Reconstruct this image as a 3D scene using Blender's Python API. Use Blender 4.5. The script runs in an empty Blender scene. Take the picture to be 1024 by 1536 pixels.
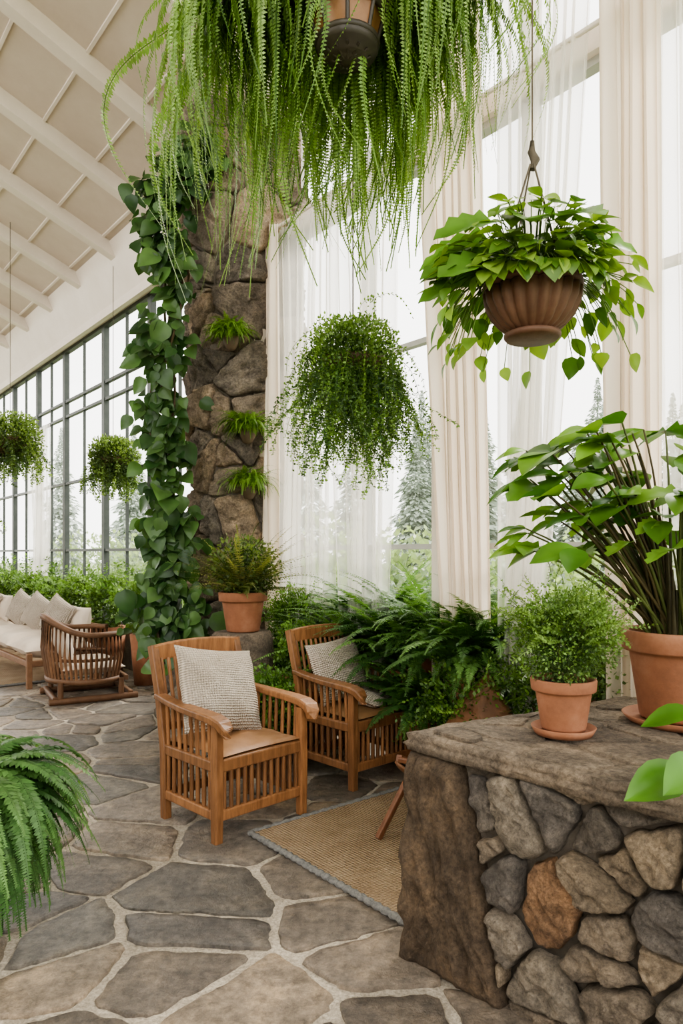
import bpy, math, random
import numpy as np
from mathutils import Matrix, Vector
rng=np.random.default_rng(7); random.seed(7)
sc=bpy.context.scene
# ------------------------------------------------------------------ builder
def nrm(v):
    v=np.asarray(v,float); return v/np.maximum(np.linalg.norm(v,axis=-1,keepdims=True),1e-9)
class B:
    def __init__(s): s.v=[];s.q=[];s.t=[];s.c=[];s.n=0;s.M=None
    def add(s,V,F,C=(1,1,1)):
        V=np.asarray(V,float).reshape(-1,3);F=np.asarray(F,int)
        if s.M is not None:
            M=np.array(s.M); V=V@M[:3,:3].T+M[:3,3]
        C=np.asarray(C,float)
        if C.ndim==1: C=np.tile(C,(len(V),1))
        s.v.append(V);s.c.append(C)
        if len(F):
            (s.q if F.shape[1]==4 else s.t).append(F+s.n)
        s.n+=len(V)
    def build(s,name,mat,parent=None,smooth=True,bevel=0,loc=None,rotz=0):
        V=np.concatenate(s.v);C=np.concatenate(s.c)
        q=np.concatenate(s.q) if s.q else np.zeros((0,4),int)
        t=np.concatenate(s.t) if s.t else np.zeros((0,3),int)
        me=bpy.data.meshes.new(name)
        me.vertices.add(len(V));me.vertices.foreach_set('co',V.ravel())
        nl=len(q)*4+len(t)*3
        me.loops.add(nl);me.loops.foreach_set('vertex_index',np.concatenate([q.ravel(),t.ravel()]).astype(np.int32))
        me.polygons.add(len(q)+len(t))
        st=np.concatenate([np.arange(len(q))*4,len(q)*4+np.arange(len(t))*3]).astype(np.int32)
        me.polygons.foreach_set('loop_start',st)
        me.update(calc_edges=True)
        a=me.color_attributes.new('Col','FLOAT_COLOR','POINT')
        a.data.foreach_set('color',np.concatenate([C,np.ones((len(C),1))],1).astype(np.float32).ravel())
        me.polygons.foreach_set('use_smooth',np.full(len(me.polygons),smooth))
        me.materials.append(mat)
        o=bpy.data.objects.new(name,me);sc.collection.objects.link(o)
        if bevel:
            m=o.modifiers.new('bevel','BEVEL');m.width=bevel;m.segments=2;m.limit_method='ANGLE'
        if parent: o.parent=parent
        if loc is not None: o.location=loc
        o.rotation_euler[2]=rotz
        return o
def empty(name,loc=(0,0,0),rotz=0):
    o=bpy.data.objects.new(name,None);sc.collection.objects.link(o);o.location=loc;o.rotation_euler[2]=rotz;o.empty_display_size=.1
    return o
HEXF=np.array([[0,3,2,1],[4,5,6,7],[0,1,5,4],[1,2,6,5],[2,3,7,6],[3,0,4,7]])
def box(b,c,sz,col=(1,1,1),rz=0):
    c=np.array(c,float);x,y,z=np.array(sz)/2
    V=np.array([[-x,-y,-z],[x,-y,-z],[x,y,-z],[-x,y,-z],[-x,-y,z],[x,-y,z],[x,y,z],[-x,y,z]])
    R=np.array([[math.cos(rz),-math.sin(rz),0],[math.sin(rz),math.cos(rz),0],[0,0,1]])
    b.add(V@R.T+c,HEXF,col)
def sweep(b,path,w,t,col=(1,1,1),up=(0,0,1),k=4):
    P=np.array(path,float);n=len(P);T=np.gradient(P,axis=0);T=nrm(T)
    up=np.array(up,float)
    w=np.broadcast_to(w,(n,));t=np.broadcast_to(t,(n,))
    X=np.cross(T,up)
    bad=np.linalg.norm(X,axis=1)<1e-3
    X[bad]=np.cross(T[bad],[0,1,0]);
    if (np.linalg.norm(X,axis=1)<1e-3).any(): X=np.cross(T,[1,0,0])
    X=nrm(X);Z=np.cross(X,T)
    if k==4: ang=np.array([.25,.75,1.25,1.75])*math.pi; sx=np.cos(ang)*math.sqrt(2)/2;sy=np.sin(ang)*math.sqrt(2)/2
    else: ang=np.arange(k)/k*2*math.pi; sx=np.cos(ang)/2;sy=np.sin(ang)/2
    V=P[:,None]+X[:,None]*(sx[None,:,None]*w[:,None,None])+Z[:,None]*(sy[None,:,None]*t[:,None,None])
    F=[]
    for i in range(n-1):
        for j in range(k):
            j2=(j+1)%k;F.append([i*k+j,i*k+j2,(i+1)*k+j2,(i+1)*k+j])
    b.add(V.reshape(-1,3),F,col)
    b.add(np.vstack([V[0],P[0]]),[[ (j+1)%k,j,k] for j in range(k)],col)
    b.add(np.vstack([V[-1],P[-1]]),[[ j,(j+1)%k,k] for j in range(k)],col)
def tube(b,path,r,col=(1,1,1),k=8):
    sweep(b,path,np.array(r)*2,np.array(r)*2,col,k=k)
def lathe(b,prof,c=(0,0,0),k=40,col=(1,1,1),rib=0,nr=0):
    prof=np.array(prof,float);n=len(prof);a=np.arange(k)/k*2*math.pi
    R=prof[:,0][:,None]*(1+rib*np.abs(np.sin(a*nr/2))[None,:]*(1 if nr else 0))
    V=np.stack([R*np.cos(a),R*np.sin(a),np.repeat(prof[:,1][:,None],k,1)],-1)+np.array(c)
    F=[]
    for i in range(n-1):
        for j in range(k):
            j2=(j+1)%k;F.append([i*k+j,i*k+j2,(i+1)*k+j2,(i+1)*k+j])
    b.add(V.reshape(-1,3),F,col)
def grid(b,P,col=(1,1,1)):
    m,n=P.shape[:2];i=np.arange(m-1)[:,None];j=np.arange(n-1)[None]
    a=(i*n+j).ravel();F=np.stack([a,a+1,a+n+1,a+n],1)
    b.add(P.reshape(-1,3),F,col)
def sn(p,f=1.,seed=0):
    r=np.random.default_rng(seed);o=0
    for i in range(5):
        d=r.normal(size=p.shape[1]);d/=np.linalg.norm(d);e=r.normal(size=p.shape[1]);e/=np.linalg.norm(e)
        k=f*(1.0+.6*i)
        o=o+np.sin(p@d*k*6.28+r.uniform(0,6.28))*np.sin(p@e*k*5+r.uniform(0,6.28))/(1+.5*i)
    return o/2
# ------------------------------------------------------------------ materials
def newmat(name):
    m=bpy.data.materials.new(name);m.use_nodes=True;nt=m.node_tree;nt.nodes.clear()
    o=nt.nodes.new('ShaderNodeOutputMaterial');return m,nt,o
def N(nt,t,**k):
    n=nt.nodes.new(t)
    for a,v in k.items():
        if a.startswith('i_'): n.inputs[a[2:].replace('_',' ')].default_value=v
        else: setattr(n,a,v)
    return n
def surf(name,c1,c2,rough=.7,scale=5,stretch=(1,1,1),bump=.3,bscale=20,attr=False,detail=8,c3=None,bdist=.01,coord='Object',spec=.4,wave=None,speck=0,bdist2=0):
    m,nt,o=newmat(name);L=nt.links.new
    tc=N(nt,'ShaderNodeTexCoord');mp=N(nt,'ShaderNodeMapping');mp.inputs['Scale'].default_value=stretch;L(tc.outputs[coord],mp.inputs[0])
    n1=N(nt,'ShaderNodeTexNoise',i_Scale=scale,i_Detail=detail,i_Roughness=.68);L(mp.outputs[0],n1.inputs['Vector'])
    cr=N(nt,'ShaderNodeValToRGB');e=cr.color_ramp.elements;e[0].position=.3;e[1].position=.7
    e[0].color=(*c1,1);e[1].color=(*c2,1)
    if c3: x=e.new(.5);x.color=(*c3,1)
    L(n1.outputs[0],cr.inputs[0]);col=cr.outputs[0]
    if attr:
        at=N(nt,'ShaderNodeAttribute',attribute_name='Col');mx=N(nt,'ShaderNodeMix',data_type='RGBA',blend_type='MULTIPLY');mx.inputs[0].default_value=1
        L(col,mx.inputs[6]);L(at.outputs[0],mx.inputs[7]);col=mx.outputs[2]
    if speck:
        n3=N(nt,'ShaderNodeTexNoise',i_Scale=speck,i_Detail=4,i_Roughness=.8);L(mp.outputs[0],n3.inputs['Vector'])
        r3=N(nt,'ShaderNodeMapRange');r3.inputs[1].default_value=.32;r3.inputs[2].default_value=.68;r3.inputs[3].default_value=.42;r3.inputs[4].default_value=1.6;L(n3.outputs[0],r3.inputs[0])
        mx=N(nt,'ShaderNodeMix',data_type='RGBA',blend_type='MULTIPLY');mx.inputs[0].default_value=.8;L(col,mx.inputs[6]);L(r3.outputs[0],mx.inputs[7]);col=mx.outputs[2]
    p=N(nt,'ShaderNodeBsdfPrincipled',i_Roughness=rough);p.inputs['Specular IOR Level'].default_value=spec
    L(col,p.inputs['Base Color'])
    n2=N(nt,'ShaderNodeTexNoise',i_Scale=bscale,i_Detail=10,i_Roughness=.75);L(mp.outputs[0],n2.inputs['Vector'])
    h=n2.outputs[0]
    if wave:
        w1=N(nt,'ShaderNodeTexWave',i_Scale=wave,i_Distortion=1.2);w1.bands_direction='X';w2=N(nt,'ShaderNodeTexWave',i_Scale=wave,i_Distortion=1.2);w2.bands_direction='Z' if 'knit' in name else 'Y'
        L(tc.outputs[coord],w1.inputs[0]);L(tc.outputs[coord],w2.inputs[0])
        ma=N(nt,'ShaderNodeMath',operation='ADD');L(w1.outputs[1],ma.inputs[0]);L(w2.outputs[1],ma.inputs[1]);h=ma.outputs[0]
        mx=N(nt,'ShaderNodeMix',data_type='RGBA',blend_type='MULTIPLY');mx.inputs[0].default_value=.6;L(col,mx.inputs[6])
        mr=N(nt,'ShaderNodeMapRange');mr.inputs[2].default_value=2;mr.inputs[3].default_value=.5;mr.inputs[4].default_value=1.2;L(h,mr.inputs[0]);L(mr.outputs[0],mx.inputs[7]);L(mx.outputs[2],p.inputs['Base Color'])
    bp=N(nt,'ShaderNodeBump',i_Strength=bump,i_Distance=bdist);L(h,bp.inputs['Height'])
    if bdist2:
        b2=N(nt,'ShaderNodeBump',i_Strength=1.,i_Distance=bdist2);L(n1.outputs[0],b2.inputs['Height']);L(b2.outputs[0],bp.inputs['Normal'])
    L(bp.outputs[0],p.inputs['Normal'])
    L(p.outputs[0],o.inputs[0]);return m
def leafmat(name,rough=.4,trans=.35,gain=1.0):
    m,nt,o=newmat(name);L=nt.links.new
    at=N(nt,'ShaderNodeAttribute',attribute_name='Col')
    tc=N(nt,'ShaderNodeTexCoord');n1=N(nt,'ShaderNodeTexNoise',i_Scale=6,i_Detail=3);L(tc.outputs['Object'],n1.inputs['Vector'])
    mr=N(nt,'ShaderNodeMapRange');mr.inputs[1].default_value=.3;mr.inputs[2].default_value=.7;mr.inputs[3].default_value=.7*gain;mr.inputs[4].default_value=1.3*gain;L(n1.outputs[0],mr.inputs[0])
    mx=N(nt,'ShaderNodeMix',data_type='RGBA',blend_type='MULTIPLY');mx.inputs[0].default_value=1;L(at.outputs[0],mx.inputs[6]);L(mr.outputs[0],mx.inputs[7])
    p=N(nt,'ShaderNodeBsdfPrincipled',i_Roughness=rough);p.inputs['Specular IOR Level'].default_value=.35;L(mx.outputs[2],p.inputs['Base Color'])
    t=N(nt,'ShaderNodeBsdfTranslucent');m2=N(nt,'ShaderNodeMix',data_type='RGBA',blend_type='MULTIPLY');m2.inputs[0].default_value=1;L(mx.outputs[2],m2.inputs[6]);m2.inputs[7].default_value=(1.6,1.7,.9,1);L(m2.outputs[2],t.inputs[0])
    s=N(nt,'ShaderNodeMixShader');s.inputs[0].default_value=trans;L(p.outputs[0],s.inputs[1]);L(t.outputs[0],s.inputs[2]);L(s.outputs[0],o.inputs[0]);return m
def cloth(name,col,transp,transl):
    m,nt,o=newmat(name);L=nt.links.new
    d=N(nt,'ShaderNodeBsdfDiffuse');d.inputs[0].default_value=(*col,1)
    t=N(nt,'ShaderNodeBsdfTranslucent');t.inputs[0].default_value=(*col,1)
    a=N(nt,'ShaderNodeBsdfTransparent')
    s=N(nt,'ShaderNodeMixShader');s.inputs[0].default_value=transl;L(d.outputs[0],s.inputs[1]);L(t.outputs[0],s.inputs[2])
    s2=N(nt,'ShaderNodeMixShader');L(s.outputs[0],s2.inputs[1]);L(a.outputs[0],s2.inputs[2])
    tc=N(nt,'ShaderNodeTexCoord');n1=N(nt,'ShaderNodeTexNoise',i_Scale=2.5);L(tc.outputs['Object'],n1.inputs['Vector'])
    mr=N(nt,'ShaderNodeMapRange');mr.inputs[3].default_value=max(0,transp-.08);mr.inputs[4].default_value=transp+.08 if transp else 0;L(n1.outputs[0],mr.inputs[0]);L(mr.outputs[0],s2.inputs[0])
    L(s2.outputs[0],o.inputs[0]);return m
M_leaf=leafmat('leaf_foliage');M_gloss=leafmat('glossy_leaf',rough=.3,trans=.3)
M_haze=surf('hazed_foliage',(.75,.78,.75),(1,1,1),rough=.9,attr=True,bump=0)  # outdoor trees: haze is painted through the colour attribute, no volume
M_ceil=surf('ceiling_board',(.60,.51,.43),(.68,.59,.51),rough=.75,scale=2,bump=.05)
M_trim=surf('cream_paint',(.70,.62,.54),(.78,.71,.63),rough=.6,scale=2,bump=.05)
M_frame=surf('dark_window_frame',(.05,.06,.055),(.09,.10,.09),rough=.5,bump=.05)
M_frame2=surf('grey_window_frame',(.40,.40,.38),(.50,.50,.48),rough=.5,bump=.05)
M_mortar=surf('floor_mortar',(.27,.23,.18),(.44,.385,.31),rough=.9,scale=9,bump=.5,bscale=60,speck=70)
M_flag=surf('flagstone',(.5,.48,.46),(1.5,1.35,1.15),rough=.36,scale=5,bump=1.,bscale=9,attr=True,c3=(.9,.85,.79),bdist=.03,spec=.5,speck=22,bdist2=.03)
M_rock=surf('rubble_stone',(.45,.42,.39),(1.6,1.47,1.3),rough=.85,scale=6,bump=1.,bscale=16,attr=True,c3=(.95,.9,.84),bdist=.06,speck=50,bdist2=.10)
M_rmort=surf('rubble_mortar',(.11,.09,.07),(.20,.17,.135),rough=.95,scale=12,bump=.8,bscale=40)
M_wood=surf('teak_wood',(.55,.48,.42),(1.35,1.3,1.2),rough=.42,scale=10,stretch=(4,4,.5),bump=.15,bscale=30,attr=True)
M_dwood=surf('dark_wood',(.7,.65,.6),(1.2,1.15,1.1),rough=.6,scale=12,bump=.2,attr=True)
M_terra=surf('terracotta',(.19,.08,.042),(.37,.175,.10),rough=.8,scale=5,bump=.2,bscale=40,c3=(.28,.118,.06))
M_bowl=surf('brown_ceramic_bowl',(.07,.032,.018),(.16,.08,.048),rough=.55,scale=6,bump=.3,bscale=30)
M_soil=surf('potting_soil',(.02,.013,.008),(.05,.035,.02),rough=1,scale=30,bump=1,bscale=60)
M_knit=surf('knitted_fabric',(.56,.465,.37),(.76,.67,.56),rough=.95,scale=4,bump=1.,wave=22,bdist=.010)
M_leath=surf('tan_leather',(.20,.10,.045),(.36,.20,.10),rough=.5,scale=6,bump=.15)
M_leath2=surf('brown_hide',(.09,.04,.018),(.24,.11,.05),rough=.5,scale=4,bump=.2)
M_jute=surf('jute_weave',(.42,.285,.165),(.60,.44,.28),rough=.95,scale=5,bump=1.,wave=17,bdist=.015)
M_jbord=surf('rug_binding',(.08,.08,.08),(.24,.23,.21),rough=.95,scale=60,bump=.6)
M_linen=surf('linen_upholstery',(.56,.47,.38),(.66,.575,.48),rough=.95,scale=3,bump=.2,bscale=80)
M_metal=surf('dark_bronze',(.03,.025,.02),(.07,.055,.04),rough=.45,bump=.1)
M_rope=surf('cord',(.06,.05,.035),(.12,.10,.07),rough=.9,bump=.2)
M_ground=surf('lawn_ground',(.18,.23,.12),(.30,.34,.20),rough=1,scale=2,bump=.4)
M_sheer=cloth('sheer_voile',(.96,.935,.89),.55,.65)
M_drape=cloth('cream_drape',(.90,.81,.70),.0,.5)
mg,nt,o=newmat('window_glass');tr=N(nt,'ShaderNodeBsdfTransparent');gl=N(nt,'ShaderNodeBsdfGlossy',i_Roughness=.02);ms=N(nt,'ShaderNodeMixShader');ms.inputs[0].default_value=.05
nt.links.new(tr.outputs[0],ms.inputs[1]);nt.links.new(gl.outputs[0],ms.inputs[2]);nt.links.new(ms.outputs[0],o.inputs[0]);M_glass=mg
M_amber=surf('amber_glass',(.18,.08,.03),(.30,.15,.065),rough=.3,scale=8,bump=.1)
# ------------------------------------------------------------------ leaves
def tmpl(ws,nc=5,droop=.25,fold=.12,wav=0):
    ws=np.array(ws,float);nr=len(ws);t=np.linspace(0,1,nr);c=np.linspace(-1,1,nc)
    X=ws[:,None]*c[None];Y=np.repeat(t[:,None],nc,1)-.10*np.abs(c)[None]*(ws[:,None])*(t[:,None]<.3)
    Z=-droop*t[:,None]**2+fold*np.abs(c)[None]*ws[:,None]*2+wav*np.sin(t*14)[:,None]*np.abs(c)[None]
    V=np.stack([X,Y,Z],-1).reshape(-1,3);F=[]
    for i in range(nr-1):
        for j in range(nc-1):
            a=i*nc+j;F.append([a,a+1,a+nc+1,a+nc])
    return V,np.array(F)
T_heart=tmpl([.02,.32,.42,.40,.30,.17,.0],5,.28,.12)
T_oval=tmpl([.02,.17,.26,.29,.25,.15,.0],5,.22,.15)
T_lob=tmpl([.02,.30,.22,.34,.22,.30,.17,.18,.0],5,.25,.15,.02)
T_small=(np.array([[0,0,0],[.32,.5,.05],[0,1,0],[-.32,.5,.05]]),np.array([[0,1,2,3]]))
T_lflt=(np.array([[0,0,0],[.16,.35,.0],[0,1,-.12],[-.16,.35,0]]),np.array([[0,1,2,3]]))
T_lfw=(np.array([[0,0,0],[.26,.4,.0],[0,1,-.12],[-.26,.4,0]]),np.array([[0,1,2,3]]))
def leaves(b,T,P,D,U,S,C,wid=1.):
    P=np.asarray(P,float);D=nrm(D);X=nrm(np.cross(D,U));Z=np.cross(X,D);tv,tf=T
    S=np.broadcast_to(S,(len(P),));V=P[:,None]+S[:,None,None]*(X[:,None]*tv[None,:,0:1]*wid+D[:,None]*tv[None,:,1:2]+Z[:,None]*tv[None,:,2:3])
    F=(tf[None]+np.arange(len(P))[:,None,None]*len(tv)).reshape(-1,tf.shape[1])
    C=np.asarray(C,float)
    if C.ndim==1: C=np.tile(C,(len(P),1))
    b.add(V.reshape(-1,3),F,np.repeat(C,len(tv),0))
def gcol(n,dark,light,p=1.0):
    t=rng.random(n)[:,None]**p
    return np.array(dark)*(1-t)+np.array(light)*t
def frond(b,p0,d0,L,sag,npairs,ll,c,T=T_lflt,base=.12,curl=.35,wid=1.,tipcol=None,wob=0.):
    d=nrm(np.array(d0,float));n=npairs;pts=[np.array(p0,float)];ds=[d]
    g=np.array([0,0,-1.])
    hor=nrm(np.array([d[0],d[1],0])+1e-4*rng.normal(size=3));side0=np.cross(hor,[0,0,1.])
    w=rng.normal(size=3)*wob;w[2]=0
    for i in range(n):
        d=nrm(d+g*sag/n+w/n*math.sin(i/n*6));pts.append(pts[-1]+d*L/n);ds.append(d)
    P=np.array(pts);Dn=np.array(ds);t=np.linspace(0,1,n+1)
    side=np.tile(side0,(n+1,1));side=nrm(side-(side*Dn).sum(1,keepdims=True)*Dn)
    up=np.cross(side,Dn)
    prof=np.clip(np.minimum(t/base,1),.0,1)*np.clip((1-t)*1.6,0.08,1)**.7
    k=t>.04;c=np.array(c)
    cc=np.tile(c,(k.sum(),1)) if tipcol is None else c*(1-t[k])[:,None]+np.array(tipcol)*t[k][:,None]
    for sgn in(-1,1):
        D=side[k]*sgn+Dn[k]*curl+rng.normal(size=(k.sum(),3))*.10+up[k]*(-.12)
        leaves(b,T,P[k],D,up[k],ll*prof[k]*rng.uniform(.85,1.1,k.sum()),cc*rng.uniform(.8,1.2,(k.sum(),1)),wid)
    V=np.concatenate([P+side*.003,P-side*.003]);F=[[i,i+1,n+1+i+1,n+1+i] for i in range(n)]
    b.add(V,F,c*.8)
def fern(b,c,R,n,ll,dark,light,up=.8,sag=1.6,npairs=34,half=None,T=T_lflt,wid=1.):
    for i in range(n):
        a=rng.uniform(0,2*math.pi) if half is None else rng.uniform(*half)
        e=rng.uniform(.25,1.0)**.8*up*1.4
        d=np.array([math.cos(a),math.sin(a),e*1.3]);L=R*rng.uniform(.7,1.1)
        col=gcol(1,dark,light)[0]
        frond(b,np.array(c)+rng.normal(size=3)*[.05,.05,.02],d,L,sag*rng.uniform(.7,1.2),npairs,ll*rng.uniform(.8,1.1),col,T=T,wid=wid,wob=.3)
def bush(b,c,r,n,size,dark,light,T=T_small,zc=1.,shell=.55,out=.8):
    u=nrm(rng.normal(size=(n,3)));rad=(shell+(1-shell)*rng.random(n)**.6)*(1+.25*sn(u,.7,int(c[0]*50)%99+3))
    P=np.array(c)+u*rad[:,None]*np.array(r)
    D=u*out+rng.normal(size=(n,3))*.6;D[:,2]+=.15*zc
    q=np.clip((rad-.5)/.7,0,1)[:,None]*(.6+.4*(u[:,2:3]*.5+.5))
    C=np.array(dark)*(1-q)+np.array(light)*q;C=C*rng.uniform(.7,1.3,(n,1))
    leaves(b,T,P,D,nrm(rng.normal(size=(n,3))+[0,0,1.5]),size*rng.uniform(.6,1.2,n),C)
def sprigs(b,c,r,n,L,size,dark,light,sag=1.5,k=14,upz=.3,T=T_small):
    for i in range(n):
        u=nrm(rng.normal(size=3));u[2]=u[2]*.5+upz;p=np.array(c)+u*np.array(r)*.35;d=nrm(u);l=L*rng.uniform(.5,1.15)
        P=[];D=[]
        for j in range(k):
            d=nrm(d+np.array([0,0,-sag/k])+rng.normal(size=3)*.12);p=p+d*l/k;P.append(p);D.append(d)
        P=np.array(P);D=np.array(D);s=nrm(np.cross(D,rng.normal(size=3)));cc=gcol(1,dark,light)[0]
        for sg in(-1,1):
            leaves(b,T,P,s*sg+D*.5,np.tile([0,0,1.],(k,1))+rng.normal(size=(k,3))*.5,size*rng.uniform(.7,1.2,k),cc*rng.uniform(.75,1.25,(k,1)))
        b.add(np.concatenate([P,P+s*.003]),[[j,j+1,k+j+1,k+j] for j in range(k-1)],cc*.6)
# ------------------------------------------------------------------ voronoi stones
def clip(poly,nx,ny,d):
    out=[];n=len(poly)
    for i in range(n):
        p=poly[i];q=poly[(i+1)%n];a=p[0]*nx+p[1]*ny-d;c=q[0]*nx+q[1]*ny-d
        if a<=0: out.append(p)
        if a*c<0: t=a/(a-c);out.append((p[0]+(q[0]-p[0])*t,p[1]+(q[1]-p[1])*t))
    return out
def cells(seeds,bbox,gap,planes=()):
    S=np.array(seeds);res=[]
    for i,s in enumerate(S):
        x0,y0,x1,y1=bbox;poly=[(x0,y0),(x1,y0),(x1,y1),(x0,y1)]
        dd=((S-s)**2).sum(1);idx=np.argsort(dd)[1:24]
        for j in idx:
            v=S[j]-s;l=math.hypot(*v)
            if l<1e-6: continue
            nx,ny=v/l;m=(S[j]+s)/2;poly=clip(poly,nx,ny,m[0]*nx+m[1]*ny-gap/2)
            if len(poly)<3: break
        for (nx,ny,d) in planes:
            if len(poly)>=3: poly=clip(poly,nx,ny,d)
        res.append(poly if len(poly)>=3 else None)
    return res
def jgrid(x0,y0,x1,y1,d,j=.42,drop=.12):
    out=[];y=y0;r=0
    while y<y1+d:
        x=x0+(d/2 if r%2 else 0)
        while x<x1+d:
            if random.random()>drop: out.append((x+random.uniform(-j,j)*d,y+random.uniform(-j,j)*d*.9))
            x+=d
        y+=d*.86;r+=1
    return out
def stones(b,polys,cols,mapf,h,prof,K=28,amp=.0,wig=.02,nf=3.,rnd=1,cut=.14,ridge=0.):
    for i,p in enumerate(polys):
        if p is None: continue
        P=np.array(p,float)
        for _ in range(rnd):
            Q=np.roll(P,-1,0);P=np.stack([P*(1-cut)+Q*cut,P*cut+Q*(1-cut)],1).reshape(-1,2)
        Q=np.vstack([P,P[:1]]);s=np.r_[0,np.cumsum(np.linalg.norm(np.diff(Q,axis=0),axis=1))]
        if s[-1]<.12: continue
        t=np.linspace(0,s[-1],K,endpoint=False);R=np.stack([np.interp(t,s,Q[:,0]),np.interp(t,s,Q[:,1])],1)
        c=R.mean(0);R=R+nrm(R-c)*(sn(R*1.,nf*1.5,i%17)[:,None]*wig+sn(R,nf*5,i%11)[:,None]*wig*.4-wig*.3)
        hh=h*random.uniform(.5,1.35)
        tilt=np.array([random.uniform(-1,1),random.uniform(-1,1)])*amp*4
        def hf(X): return sn(X,nf,i%13)*amp+sn(X,nf*3,i%7)*amp*.35-ridge*np.abs(sn(X,nf*1.2,i%19+30))
        V=[]
        for (sc_,z) in prof:
            X=c+(R-c)*sc_;zz=hh*z+(hf(X)+(X-c)@tilt)*min(1,z*1.2)
            V.append(mapf(X[:,0],X[:,1],zz))
        V=np.array(V);m=len(prof);F=[]
        for a in range(m-1):
            for k in range(K):
                k2=(k+1)%K;F.append([a*K+k,a*K+k2,(a+1)*K+k2,(a+1)*K+k])
        b.add(V.reshape(-1,3),F,cols[i])
        C=mapf(np.array([c[0]]),np.array([c[1]]),np.array([hh*prof[-1][1]+float(hf(c[None])[0])]))
        b.add(np.vstack([V[-1],C]),[[k,(k+1)%K,K] for k in range(K)],cols[i])
FLAT=[(1,0),(.99,.6),(.975,1),(.7,1),(.4,1)]
PIL=[(1,0),(.99,.35),(.97,.7),(.93,.9),(.84,1.),(.7,1.02),(.55,1.03),(.42,1.03),(.28,1.03),(.14,1.03)]
# ------------------------------------------------------------------ room frame
A=np.array([-.55,6.7]);U=np.array([.634,-.773]);Nn=np.array([-.773,-.634])
WROT=math.atan2(-.773,.634)
def WL(a,o,z):
    a=np.asarray(a,float);o=np.asarray(o,float)
    x=A[0]+a*U[0]+o*Nn[0];y=A[1]+a*U[1]+o*Nn[1]
    return np.stack(np.broadcast_arrays(x,y,np.asarray(z,float)),-1)
def hexa(b,a0,a1,o0,o1,z0,z1,col=(1,1,1)):
    f0=z0 if callable(z0) else (lambda o:z0);f1=z1 if callable(z1) else (lambda o:z1)
    V=[WL(a0,o0,f0(o0)),WL(a1,o0,f0(o0)),WL(a1,o1,f0(o1)),WL(a0,o1,f0(o1)),WL(a0,o0,f1(o0)),WL(a1,o0,f1(o0)),WL(a1,o1,f1(o1)),WL(a0,o1,f1(o1))]
    b.add(V,HEXF,col)
SL=.4;EA=5.42;AH=.52
b=B();hexa(b,-15,8,-.1,10,-.08,0);floor=b.build('floor',M_mortar,smooth=False)
seeds=jgrid(-12,-.2,6.6,6.2,.40,.52,.2)
pl=cells(seeds,(-12,.16,6.6,6.2),.028)
base=np.array([[.19,.165,.14],[.23,.195,.16],[.16,.15,.135],[.27,.225,.175],[.21,.185,.16],[.145,.135,.125]])*1.05
cl=[base[random.randrange(6)]*random.uniform(.75,1.2) for _ in pl]
b=B();stones(b,pl,cl,lambda a,o,z:WL(a,o,z),.012,FLAT,K=60,amp=.001,wig=.016,nf=2.3,cut=.11)
b.build('flagstones',M_flag,parent=floor)
b=B();b.add([[-90,-60,-.1],[90,-60,-.1],[90,120,-.1],[-90,120,-.1]],[[0,1,2,3]]);b.build('ground',M_ground,smooth=False)
b=B();hexa(b,-15,AH,0,10,lambda o:EA+SL*o,lambda o:EA+SL*o+.08);ceil=b.build('ceiling',M_ceil,smooth=False)
b=B()
for k in range(14):
    a=-.85-1.28*k
    if a>-15: hexa(b,a-.07,a+.07,0,10,lambda o:EA+SL*o-.17,lambda o:EA+SL*o+.01)
for k in range(17):
    o0=.5+.55*k; hexa(b,-15,AH,o0-.013,o0+.013,lambda o:EA+SL*o-.018,lambda o:EA+SL*o+.01)
b.build('trim_1',M_trim,smooth=False)
b=B();hexa(b,AH-.1,8,-.1,10,lambda o:7.2+SL*o,lambda o:7.28+SL*o);b.build('ceiling_high',M_ceil,smooth=False)
b=B();hexa(b,AH-.08,AH+.04,0,10,lambda o:EA+SL*o-.2,lambda o:7.2+SL*o);b.build('wall_header',M_trim,smooth=False)
b=B();hexa(b,-15,8,9.9,10.,0,4.6);b.build('fill_blocker_wall',M_trim,smooth=False)  # unseen wall added behind camera to block front fill, open above for soft fill
b=B();V=[WL(-15,-.1,4.9),WL(-.3,-.1,4.9),WL(-.3,.12,4.9),WL(-15,.12,4.9),WL(-15,-.1,EA+.1),WL(-.3,-.1,EA+.1),WL(-.3,.42,EA+.15),WL(-15,.42,EA+.15)]
b.add(V,HEXF);hexa(b,-15,-.3,.1,.17,4.86,4.98);b.build('trim_2',M_trim,smooth=False)
b=B();hexa(b,-15,-.5,-.15,.1,0,.55);b.build('wall_left',M_rmort,smooth=False)
wi=0
def window(a0,a1,z0,z1,hz,mat,fw,mid=True):
    global wi;wi+=1;e=empty('window_%d'%wi)
    b=B()
    hexa(b,a0,a0+fw,-.05,.03,z0,z1);hexa(b,a1-fw,a1,-.05,.03,z0,z1)
    hexa(b,a0,a1,-.05,.03,z0,z0+fw);hexa(b,a0,a1,-.05,.03,z1-fw,z1)
    for z in hz: hexa(b,a0,a1,-.04,.02,z-fw*.4,z+fw*.4)
    if mid:
        m=(a0+a1)/2;hexa(b,m-.011,m+.011,-.03,.01,z0,z1)
    b.build('frame_%d'%wi,mat,parent=e,smooth=False)
    b=B();b.add([WL(a0,-.01,z0),WL(a1,-.01,z0),WL(a1,-.01,z1),WL(a0,-.01,z1)],[[0,1,2,3]]);b.build('pane_%d'%wi,M_glass,parent=e,smooth=False)
ed=[-14.3,-12.7,-11.1,-9.45,-7.85,-6.35,-4.6,-3.0,-1.4,-.3]
for k in range(len(ed)-1): window(ed[k],ed[k+1],.55,4.9,[4.05,3.8,2.7,1.6],M_frame,.05)
er=[-.3,1.2,2.05,2.8,3.5,4.4,5.5,6.8,8]
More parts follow.
